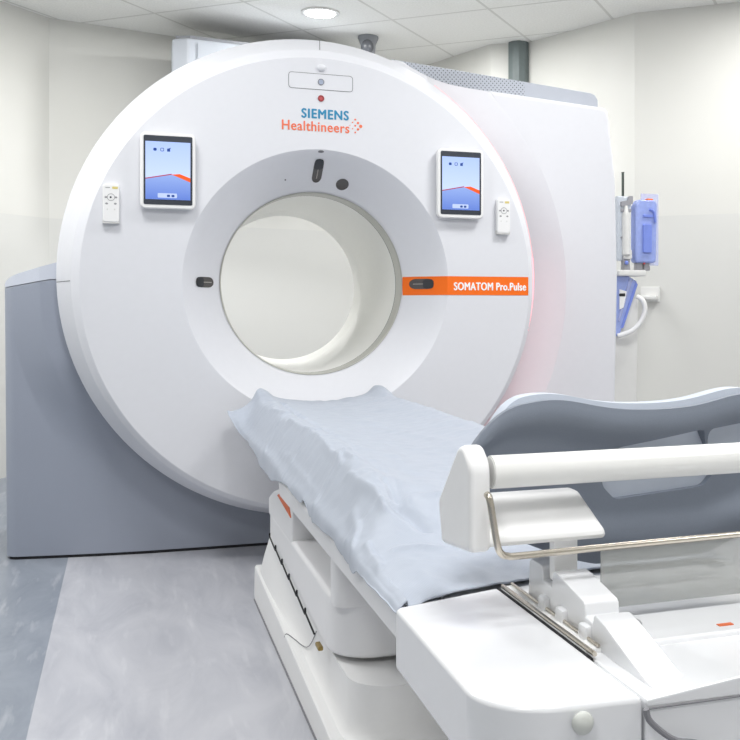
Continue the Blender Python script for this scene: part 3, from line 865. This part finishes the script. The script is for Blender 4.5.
# ------------------------------------------------------------------ paper sheet on the table
def sheet():
    bm = bmesh.new()
    rnd = random.Random(7)
    NY, NT = 380, 170
    y0, y1 = -.004, -2.338
    # arc-length style parameter across: list of control (x, z above shelf)
    def section(y, t):
        k = 1 - ss((-y - 1.80) / .34)        # raised couch there, flat at the foot
        flare = ss((.32 + y) / .32) if y > -.32 else 0.
        zl = .478 + .010 * math.sin(y * 9) + .012 * math.sin(y * 4.1 + 1)
        # notches in the hem
        xl = -.312
        up = .022 * ss((.24 + y) / .2) if y > -.24 else 0.
        C = [(-.312 - .035 * flare, zl + .065 * flare), (-.308 - .02 * flare, .500 + .06 * flare), (-.290 - .005 * flare, .524 + .05 * flare), (-.262, .570 + .03 * flare), (-.240, .598 + .012 * flare + up),
             (-.212, .606 + up), (-.17, .597), (-.08, .582), (0, .578), (.08, .582), (.16, .597), (.205, .608 + up), (.234, .598 + up), (.247, .56), (.253, .52), (.256, .50)]
        F = [(-.318, .470), (-.312, .492), (-.295, .505), (-.26, .515), (-.228, .516), (-.19, .516), (-.15, .516), (-.08, .516), (0, .516), (.08, .516), (.15, .516), (.19, .516),
             (.22, .516), (.24, .515), (.27, .512), (.29, .50)]
        P = [(c[0] * k + f[0] * (1 - k), c[1] * k + f[1] * (1 - k)) for c, f in zip(C, F)]
        n = len(P) - 1; u = t * n; i = min(int(u), n - 1); f = u - i
        q = [P[max(i - 1, 0)], P[i], P[i + 1], P[min(i + 2, n)]]
        out = []
        for d in (0, 1):
            A, B, Cc, D = (q[j][d] for j in range(4))
            out.append(.5 * (2 * B + (Cc - A) * f + (2 * A - 5 * B + 4 * Cc - D) * f * f + (3 * B - 3 * Cc + D - A) * f ** 3))
        return out
    lines = [  # (amplitude, half-width, points): creases pressed into the paper
        (.007, .008, [(-.236, -.80), (-.236, -.909), (-.233, -1.235), (-.250, -1.595)]), (.006, .007, [(-.236, -1.51), (-.225, -1.63)]),
        (.008, .008, [(-.257, -1.70), (-.252, -1.85), (-.242, -1.965)]), (.004, .006, [(-.285, -.99), (-.290, -1.30), (-.295, -1.58)]),
        (.005, .007, [(-.32, -.80), (-.282, -.712), (-.181, -.635)]), (.005, .007, [(-.31, -1.17), (-.208, -1.123)]), (.006, .008, [(-.31, -1.60), (-.213, -1.519)]),
        (.005, .008, [(-.31, -1.934), (-.209, -1.942), (-.104, -1.914)]), (-.011, .012, [(-.176, -.24), (-.190, -.50), (-.194, -.716)]),
        (-.018, .016, [(-.205, -1.84), (-.213, -1.96), (-.19, -2.03)]), (-.006, .014, [(-.194, -.716), (-.184, -1.328), (-.205, -1.84)]),
        (.006, .008, [(-.29, -2.023), (-.30, -2.166)]), (.007, .008, [(-.31, -1.985), (-.292, -1.949), (-.285, -1.86)]),
        (.004, .018, [(-.09, -1.30), (-.127, -1.925)]), (.003, .012, [(-.024, -.298), (.16, -.24)]), (.004, .02, [(-.02, -.6), (.08, -1.3), (.05, -1.7)]),
        (.006, .007, [(-.245, -.45), (-.230, -.66)]), (.005, .008, [(-.12, -2.0), (.0, -2.06), (.12, -2.0)]), (.005, .008, [(-.26, -2.10), (-.16, -2.12), (-.10, -2.05)])]
    segs = [(am, wd, Vector(a_), Vector(b_)) for am, wd, P_ in lines for a_, b_ in zip(P_, P_[1:])]
    def creases(x, y):
        out = {}
        for am, wd, A_, B_ in segs:
            if not (min(A_.y, B_.y) - .05 < y < max(A_.y, B_.y) + .05 and min(A_.x, B_.x) - .06 < x < max(A_.x, B_.x) + .06): continue
            p = Vector((x, y)); d = B_ - A_; t_ = max(0, min(1, (p - A_).dot(d) / d.length_squared)); q = (p - A_ - d * t_).length
            v = am * math.exp(-(q / wd) ** 2)
            k_ = am * 1000 + wd
            if k_ not in out or abs(v) > abs(out[k_]): out[k_] = v
        return sum(out.values())
    from mathutils import noise as mn
    rows = []
    for j in range(NY + 1):
        y = y0 + (y1 - y0) * j / NY
        row = []
        for i in range(NT + 1):
            t = i / NT
            x, z = section(y, t)
            # wrinkles
            w = .0035 * mn.noise(Vector((x * 7, y * 3.5, 1.3))) + .0035 * mn.noise(Vector((x * 16 + y * 5, y * 6, 4.1)))
            jx = .006 * mn.noise(Vector((x * 9, y * 14, 7.))); jy = .012 * mn.noise(Vector((x * 14, y * 9, 3.)))
            w += creases(x + jx, y + jy)
            w += .0022 * mn.noise(Vector((x * 38, y * 26, 9.))) + .0012 * abs(mn.noise(Vector((x * 60 + y * 30, y * 44, 2.))))
            # deep pucker where the couch drops at the foot
            d = math.hypot((x + .15) / .05, (y + 1.78) / .11); w -= .012 * math.exp(-d * d)
            edge = min(1, (NT - i) / 6)
            zz = z + w + .006
            zz = max(zz, (top_z(x, y) - .006) if abs(x) < .242 else (.497 if abs(x) < .308 else 0))
            # front edge bends down on to the foot panel
            q = max(0., (-2.20 - y) / .138)
            if q > 0 and abs(x) < .30: zz = max(.4985, zz - .018 * min(1, q) ** 1.3)
            yy = y + min(.085, max(0., .287 * (x + .322))) * max(0., (-2.1 - y) / .238)
            # rear-left corner pulls back toward the viewer
            if y > -.24: yy -= .10 * ss((-x - .14) / .16) * (1 + y / .24)
            # hem waviness
            if i < 14:
                hem = (ss((y + 1.50) / .06) * ss((-y - .3) / .5)) * .022 + ss((y + 2.08) / .05) * (1 - ss((y + 1.62) / .1)) * .016
                xx = x - .005 * mn.noise(Vector((0, y * 9, 2.2))) * (1 - i / 14); zz -= (hem - .012 + .010 * mn.noise(Vector((3.3, y * 7, .2)))) * (1 - i / 14) ** 1.5
            else: xx = x
            row.append(bm.verts.new((xx, yy, zz)))
        rows.append(row)
    for j in range(NY):
        for i in range(NT): bm.faces.new((rows[j][i], rows[j][i + 1], rows[j + 1][i + 1], rows[j + 1][i]))
    return bm
sh = obj('paper_sheet', sheet(), 'sheet', None, 60, origin=(0, -1.1, .5))
tag(sh, 'crumpled pale blue paper sheet draped over the patient table', 'sheet')
md = sh.modifiers.new('thickness', 'SOLIDIFY'); md.thickness = .0015; md.offset = 1

# ------------------------------------------------------------------ paper roll holder at the foot end
rh = thing('roll_holder', 'white paper roll holder with thick tube and bent steel rod above the table foot', 'roll holder', (-.1, -2.45, .52))
YH = -2.45
bp_ = round_poly([(-2.350, .590), (-2.480, .604), (-2.478, .722), (-2.446, .744), (-2.425, .738), (-2.333, .650)], [.01, .01, .03, .02, .02, .015], 6)
br = prism(bp_, -.256, -.225, 'x', .008, 3)
for v in br.verts:
    pass
obj('end_bracket', br, 'white', rh, 40)
obj('tube', tube([(-.216, YH, .705), (.40, YH, .705)], .0225, 32), 'tube', rh, 40)
obj('collar', tube([(-.217, YH, .705), (-.205, YH, .705)], .0195, 32), 'rlight', rh, 40)
obj('tube_end', tube([(.40, YH, .705), (.44, YH, .705)], .03, 32), 'white', rh, 40)
bl = prism([(YH - .022, .607), (YH - .022, .620), (YH + .045, .664), (YH + .075, .664), (YH + .075, .607)], -.232, -.052, 'x', 0)
for v in bl.verts:
    if v.co.z > .64 and v.co.x > -.1: v.co.x -= .012
bevel_all(bl, .007, 3, 20)
obj('brake_block', bl, 'white', rh, 40)
obj('post', BXX(-.116, -.078, YH + .015, YH + .034, .5425, .609, .004), 'white', rh)
wire = smooth_path([(-.234, YH - .036, .682), (-.233, YH - .044, .676), (-.228, YH - .045, .645), (-.222, YH - .044, .615), (-.216, YH - .042, .604), (-.205, YH - .038, .599), (-.18, YH - .038, .598), (.0, YH - .038, .600), (.40, YH - .038, .602)], 6)
obj('tear_rod', tube(wire, .0048, 12), 'chrome', rh, 50)
obj('clear_shield', BXX(-.068, .40, YH - .038, YH - .035, .515, .597), 'acryl', rh)

# ------------------------------------------------------------------ grey arm support
AX0, AX1, AXC = -.213, .392, .0895
def a_top(x):
    a_ = abs((x - AXC) / (AXC - AX0))
    z = .771 + .019 * math.exp(-((a_ - .56) / .26) ** 2)
    if a_ > .72: z -= .068 * ((a_ - .72) / .28) ** 2.2
    return z
def a_bot(x):
    u = abs((x - AXC) / (AXC - AX0)); return .535 + .085 * max(0, (u - .30) / .70) ** 1.3
def a_y(x, s):
    u = (x - AXC) / (AXC - AX0)
    return -2.335 - .030 * (1 - u * u) + .020 * (1 - s)
def shell_panel(off, th, lift, dishd, NX=72, NZ=30, x0=AX0, x1=AX1):
    bm = bmesh.new(); F, B = [], []
    for i in range(NX + 1):
        x = x0 + (x1 - x0) * i / NX; zt, zb = a_top(x) + lift * (1 - abs((x - AXC) / (AXC - AX0)) ** 8), a_bot(x); f, b = [], []
        if lift: zt -= .055 * (max(0, abs((x - AXC) / (AXC - AX0)) - .66) / .24) ** 2
        for j in range(NZ + 1):
            s = j / NZ; z = zb + (zt - zb) * s; y = a_y(x, s) + off
            e = min(1, min(i, NX - i) / 5)
            dish = dishd * ss((s - .12) / .2) * (1 - ss((s - .72) / .16)) * (1 - abs((x - AXC) / (AXC - AX0)) ** 6)
            rnd = .006 * (ss((s - .93) / .07) + 1 - ss(s / .05))
            f.append(bm.verts.new((x, y + dish + rnd, z))); b.append(bm.verts.new((x, y + th + dish - rnd, z)))
        F.append(f); B.append(b)
    for i in range(NX):
        for j in range(NZ):
            bm.faces.new((F[i][j], F[i + 1][j], F[i + 1][j + 1], F[i][j + 1])); bm.faces.new((B[i][j], B[i][j + 1], B[i + 1][j + 1], B[i + 1][j]))
        bm.faces.new((F[i][0], B[i][0], B[i + 1][0], F[i + 1][0])); bm.faces.new((F[i][NZ], F[i + 1][NZ], B[i + 1][NZ], B[i][NZ]))
    for j in range(NZ):
        bm.faces.new((F[0][j], F[0][j + 1], B[0][j + 1], B[0][j])); bm.faces.new((F[NX][j], B[NX][j], B[NX][j + 1], F[NX][j + 1]))
    return bm
def carve(o, cutters):
    """cut rounded slots right through a part"""
    tmp = []
    for bm in cutters:
        bmesh.ops.recalc_face_normals(bm, faces=bm.faces[:])
        me = bpy.data.meshes.new('cut'); bm.to_mesh(me); bm.free(); c = bpy.data.objects.new('cut', me); COL.objects.link(c); tmp.append(c)
        c.location = (0, 0, 0)
        b = o.modifiers.new('slot', 'BOOLEAN'); b.object = c; b.solver = 'EXACT'; b.operation = 'DIFFERENCE'
    dg = bpy.context.evaluated_depsgraph_get(); dg.update()
    me = bpy.data.meshes.new_from_object(o.evaluated_get(dg)); 
    o.modifiers.clear(); o.data = me
    for p in me.polygons: p.use_smooth = True
    me.set_sharp_from_angle(angle=math.radians(40))
    for c in tmp: bpy.data.objects.remove(c)
asup = thing('arm_support', 'dark grey moulded arm support with a handle slot standing behind the paper roll holder', 'arm support', (.09, -2.34, .535))
fs = obj('front_shell', shell_panel(0, .022, 0, .018), 'pad', asup, 50)
s1 = round_poly([(.000, .70), (.010, .652), (.030, .632), (.190, .643), (.213, .668), (.178, .7365), (.155, .734), (.04, .714)], [.015, .02, .015, .02, .02, .008, .01, .015], 5)
s2 = round_poly([(.196, .700), (.30, .700), (.31, .748), (.190, .736)], [.012, .012, .012, .008], 5)
carve(fs, [prism(s1, -2.6, -2.1, 'y'), prism(s2, -2.6, -2.1, 'y')])
rs = obj('rear_shell', shell_panel(.030, .040, .007, 0, x0=AX0 + .030, x1=AX1 - .030), 'padl', asup, 50)
rs['label'] = 'pale grey rear shell'

# ------------------------------------------------------------------ contrast injector beside the scanner
ij = thing('contrast_injector', 'white and blue contrast injector stand behind the right side of the scanner', 'injector', (1.70, .80, 0))
obj('pedestal', prism(round_poly([(1.50, .02), (1.706, .02), (1.722, .96), (1.705, 1.02), (1.66, 1.06), (1.50, 1.06)], [.01, .02, .05, .03, .03, .01], 5), .74, .98, 'y', .012, 3), 'injw', ij, 40)
obj('caster', tube([(1.735, .70, .035), (1.735, .74, .035)], .035, 20), 'rubber', ij)
obj('foot', BXX(1.45, 1.80, .72, 1.0, .06, .10, .01), 'injw', ij) if 0 else None
obj('foot_bar', BXX(1.68, 1.75, .72, .92, .03, .08, .01), 'injw', ij)
# sloping blue door
dr = prism([(1.50, 1.085), (1.655, 1.085), (1.700, 1.060), (1.700, 1.045), (1.606, .80), (1.50, .74)], .715, .745, 'y', .006, 2)
d_ = obj('blue_door', dr, 'bluep', ij, 40)
obj('door_strip', prism([(1.690, 1.055), (1.700, 1.045), (1.620, .83), (1.610, .83)], .709, .716, 'y'), 'blued', d_)
obj('door_panel', prism([(1.60, 1.02), (1.64, 1.01), (1.622, .93), (1.60, .92)], .708, .716, 'y', .002), 'white', d_)
obj('door_stripe', prism([(1.655, 1.075), (1.672, 1.066), (1.60, .86), (1.59, .87)], .7085, .716, 'y', .001), 'bluepale', d_)
obj('door_latch', BXX(1.60, 1.63, .706, .716, .985, 1.0, .002), 'rubber', d_)
hd = tube(smooth_path([(1.690, .70, .985), (1.712, .68, .965), (1.722, .675, .92), (1.700, .68, .86), (1.655, .69, .815), (1.59, .71, .79)], 6), .012, 12)
obj('handle', hd, 'white', ij, 60)
obj('vent', BXX(1.712, 1.724, .80, .90, .95, 1.02, .002), 'blued', ij)
obj('tray', BXX(1.58, 1.735, .68, .80, 1.085, 1.115, .008), 'injw', ij)
# two bottle holders
bh = obj('bottle_cover', prism(round_poly([(1.672, 1.150), (1.786, 1.150), (1.792, 1.44), (1.780, 1.462), (1.690, 1.462), (1.672, 1.43)], [.015, .02, .02, .015, .02, .02], 4), .675, .735, 'y', .01, 3), 'bluep', ij, 40)
bh['label'] = 'blue translucent bottle cover'
obj('cover_panel', prism(rrect(1.708, 1.756, 1.20, 1.34, .008, 4), .664, .678, 'y', .004), 'blued', bh)
obj('cover_slot', BXX(1.71, 1.765, .668, .678, 1.375, 1.387, .002), 'blued', bh)
obj('cover_hinge', tube(smooth_path([(1.745, .67, 1.415), (1.768, .668, 1.40), (1.776, .668, 1.35)], 5), .006, 8), 'blued', bh)
obj('cover_tab', BXX(1.745, 1.775, .69, .72, 1.460, 1.470, .002), 'orange', bh)
obj('halo_plate', BXX(1.735, 1.835, .740, .748, 1.14, 1.50, .004), 'bluepale', ij)  # added clear plate standing in for the pale blue halo beside the cover
ch = obj('clear_holder', prism(round_poly([(1.585, 1.16), (1.655, 1.16), (1.652, 1.40), (1.662, 1.42), (1.662, 1.475), (1.585, 1.48)], [.01, .01, .01, .01, .012, .01], 4), .70, .74, 'y', .008, 3), 'clear', ij, 40)
obj('holder_rib', BXX(1.60, 1.655, .69, .70, 1.40, 1.415, .002), 'clampg', ch)
obj('holder_rib', BXX(1.60, 1.65, .69, .70, 1.27, 1.28, .002), 'clampg', ch)
obj('syringe', tube([(1.625, .690, 1.19), (1.625, .690, 1.39), (1.625, .690, 1.40), (1.625, .690, 1.43)], [.020, .020, .012, .008], 16), 'injw', ch, 40)
obj('holder_bracket', prism(round_poly([(1.598, 1.425), (1.662, 1.440), (1.662, 1.478), (1.640, 1.478), (1.636, 1.455), (1.598, 1.450)], .004, 3), .686, .700, 'y', .003), 'clampg', ch)
obj('holder_bracket', prism(rrect(1.610, 1.656, 1.168, 1.215, .008, 4), .684, .700, 'y', .003), 'rlight', ch)
obj('plunger_rod', tube([(1.631, .735, 1.47), (1.631, .735, 1.595), (1.631, .735, 1.60)], [.0065, .0065, .008], 12), 'bolt', ij)
for (x, w) in ((1.630, .020), (1.700, .018), (1.742, .018)):
    cl = obj('clamp', prism(round_poly([(x - w, 1.112), (x + w, 1.112), (x + w * .8, 1.15), (x + w * 1.1, 1.185), (x - w * 1.1, 1.185), (x - w * .9, 1.15)], .006, 3), .69, .72, 'y', .004), 'clampg', ij, 40)
obj('status_light', sphere((1.722, .684, 1.148), .006), 'red', ij)
obj('status_light', sphere((1.625, .684, 1.150), .010), 'blued', ij)

# white bracket on the right-hand wall
def wallpt(u, v, z): q = U * u + V * v; return (q.x, q.y, z)
wv = p6.dot(V); wu = p6.dot(U)
bk = thing('wall_bracket', 'small white bracket on the wall right of the blue injector', 'bracket', wallpt(wu + .1, wv, .97))
obj('plate', BX(wallpt(wu + .09, wv - .008, 1.005), (.11, .012, .085), .004, 2, a), 'injw', bk)
obj('arm', BX(wallpt(wu + .09, wv - .045, .985), (.095, .07, .022), .006, 2, a), 'injw', bk)

# ------------------------------------------------------------------ things on the ceiling and back walls
dl = thing('ceiling_light', 'round glowing recessed downlight in the tiled ceiling', 'ceiling light', (.35, 1.95, H))
rg = bmesh.new(); n = 40
def ring_down(cx_, cy_, r0, r1, z0, z1):
    bm = bmesh.new(); rr = [(r1, z1), (r1, z0 + .002), (r1 - .006, z0), (r0 + .004, z0), (r0, z0 + .003), (r0, z1)]
    R = [[bm.verts.new((cx_ + r * math.cos(2 * PI * k / n), cy_ + r * math.sin(2 * PI * k / n), z)) for k in range(n)] for r, z in rr]
    for i in range(len(R)):
        A, B = R[i], R[(i + 1) % len(R)]
        for k in range(n): bm.faces.new((A[k], A[(k + 1) % n], B[(k + 1) % n], B[k]))
    return bm
obj('trim_ring', ring_down(.35, 1.95, .086, .108, H - .010, H - .0005), 'lampring', dl)
obj('diffuser', lathe(bmesh.new(), [(.086, H - .003), (.080, H - .012), (.05, H - .016), (.005, H - .017)], .35, 1.95, 40), 'lampem', dl)

cm = thing('ceiling_camera', 'grey ceiling camera with round swivel head above the scanner', 'camera', (.72, 2.36, H))
obj('mount', lathe(bmesh.new(), [(.062, H - .0005), (.064, H - .012), (.056, H - .03), (.046, H - .055), (.042, H - .11)], .72, 2.36, 32), 'camgrey', cm)
obj('swivel_head', sphere((.705, 2.315, H - .075), .040, (1, .9, 1.15)), 'camdark', cm)

wuu = thing('wall_cabinet', 'pale grey boxed unit high on the back wall, partly behind the scanner top', 'cabinet', (-.05, 2.4, 2.1))
# front face at y about 2.2, turned a little like the wall behind it
wb = prism([(-.353, 2.20), (.62, 2.36), (.62, 2.82), (-.43, 2.55), (-.438, 2.25)], 2.02, 2.455, 'z', .012, 3)
obj('body', wb, 'unit', wuu, 40)
obj('lid', prism([(-.34, 2.22), (.60, 2.37), (.60, 2.80), (-.41, 2.54), (-.418, 2.26)], 2.455, 2.475, 'z'), 'camgrey', wuu)
obj('door', prism([(-.30, 2.200), (.58, 2.345), (.58, 2.352), (-.30, 2.214)], 2.05, 2.43, 'z', .002), 'unit', wuu)

co = obj('column', lathe(bmesh.new(), [(.066, .0005), (.066, 1.0), (.066, H - .001)], 1.645, 2.185, 10), 'colgrey', None, 20, origin=(1.645, 2.185, 0))
tag(co, 'dark grey-green vertical column in the wall niche behind the scanner', 'column')

# ------------------------------------------------------------------ lights
def area(name, loc, size, power, col=(1, 1, 1), rot=(0, 0, 0), sy=None, spread=None):
    L = bpy.data.lights.new(name, 'AREA'); L.energy = power; L.color = col; L.shape = 'RECTANGLE'; L.size = size; L.size_y = sy or size
    if spread: L.spread = spread
    o = bpy.data.objects.new(name, L); COL.objects.link(o); o.location = loc; o.rotation_euler = rot; return o
def downlight(i, x, y, p, s=.55):
    area('room_or_fill_light_%d' % i, (x, y, H - .02), s, p, (1., .995, .985), (0, 0, a))
K = .80
downlight(1, -.95, -.95, 19 * K)
downlight(2, 1.2, -.95, 27 * K)
downlight(3, -1.5, -3.9, 24 * K)  # unseen lamp, put in as fill from the front left
downlight(4, 1.6, -3.9, 18 * K)
downlight(5, 2.3, .2, 18 * K, .3)
downlight(6, -2.2, .0, 32 * K, .4)
downlight(7, -.1, -2.95, 27 * K)
downlight(8, 1.0, 1.75, 13 * K, .3)  # unseen lamp, added to brighten the back wall and the bore
downlight(9, -.7, 1.5, 13 * K, .3)  # another unseen lamp added behind the scanner to lift the walls
L = bpy.data.lights.new('downlight_glow', 'AREA'); L.shape = 'DISK'; L.size = .15; L.energy = 14
o = bpy.data.objects.new('downlight_glow', L); COL.objects.link(o); o.location = (.35, 1.95, H - .022)

w = bpy.data.worlds.new('World'); sc.world = w; w.use_nodes = True
w.node_tree.nodes['Background'].inputs['Color'].default_value = (.9, .93, 1, 1)
w.node_tree.nodes['Background'].inputs['Strength'].default_value = .3

# ------------------------------------------------------------------ camera
cd = bpy.data.cameras.new('Camera'); cam = bpy.data.objects.new('Camera', cd); COL.objects.link(cam)
cd.sensor_width = 36; cd.sensor_fit = 'HORIZONTAL'
F, CX, YH_ = 1008.43, 490.08, 308.0
cd.lens = F * 36 / 740
cd.shift_x = (370 - CX) / 740; cd.shift_y = -(370 - YH_) / 740
cam.location = (-.6813, -3.738, .928)
cam.rotation_euler = (PI / 2, 0, -.3462)
cd.clip_start = .05
sc.camera = cam
sc.view_settings.view_transform = 'Standard'; sc.view_settings.look = 'None'
sc.view_settings.exposure = .32; sc.view_settings.gamma = 1; sc.view_settings.use_curve_mapping = False
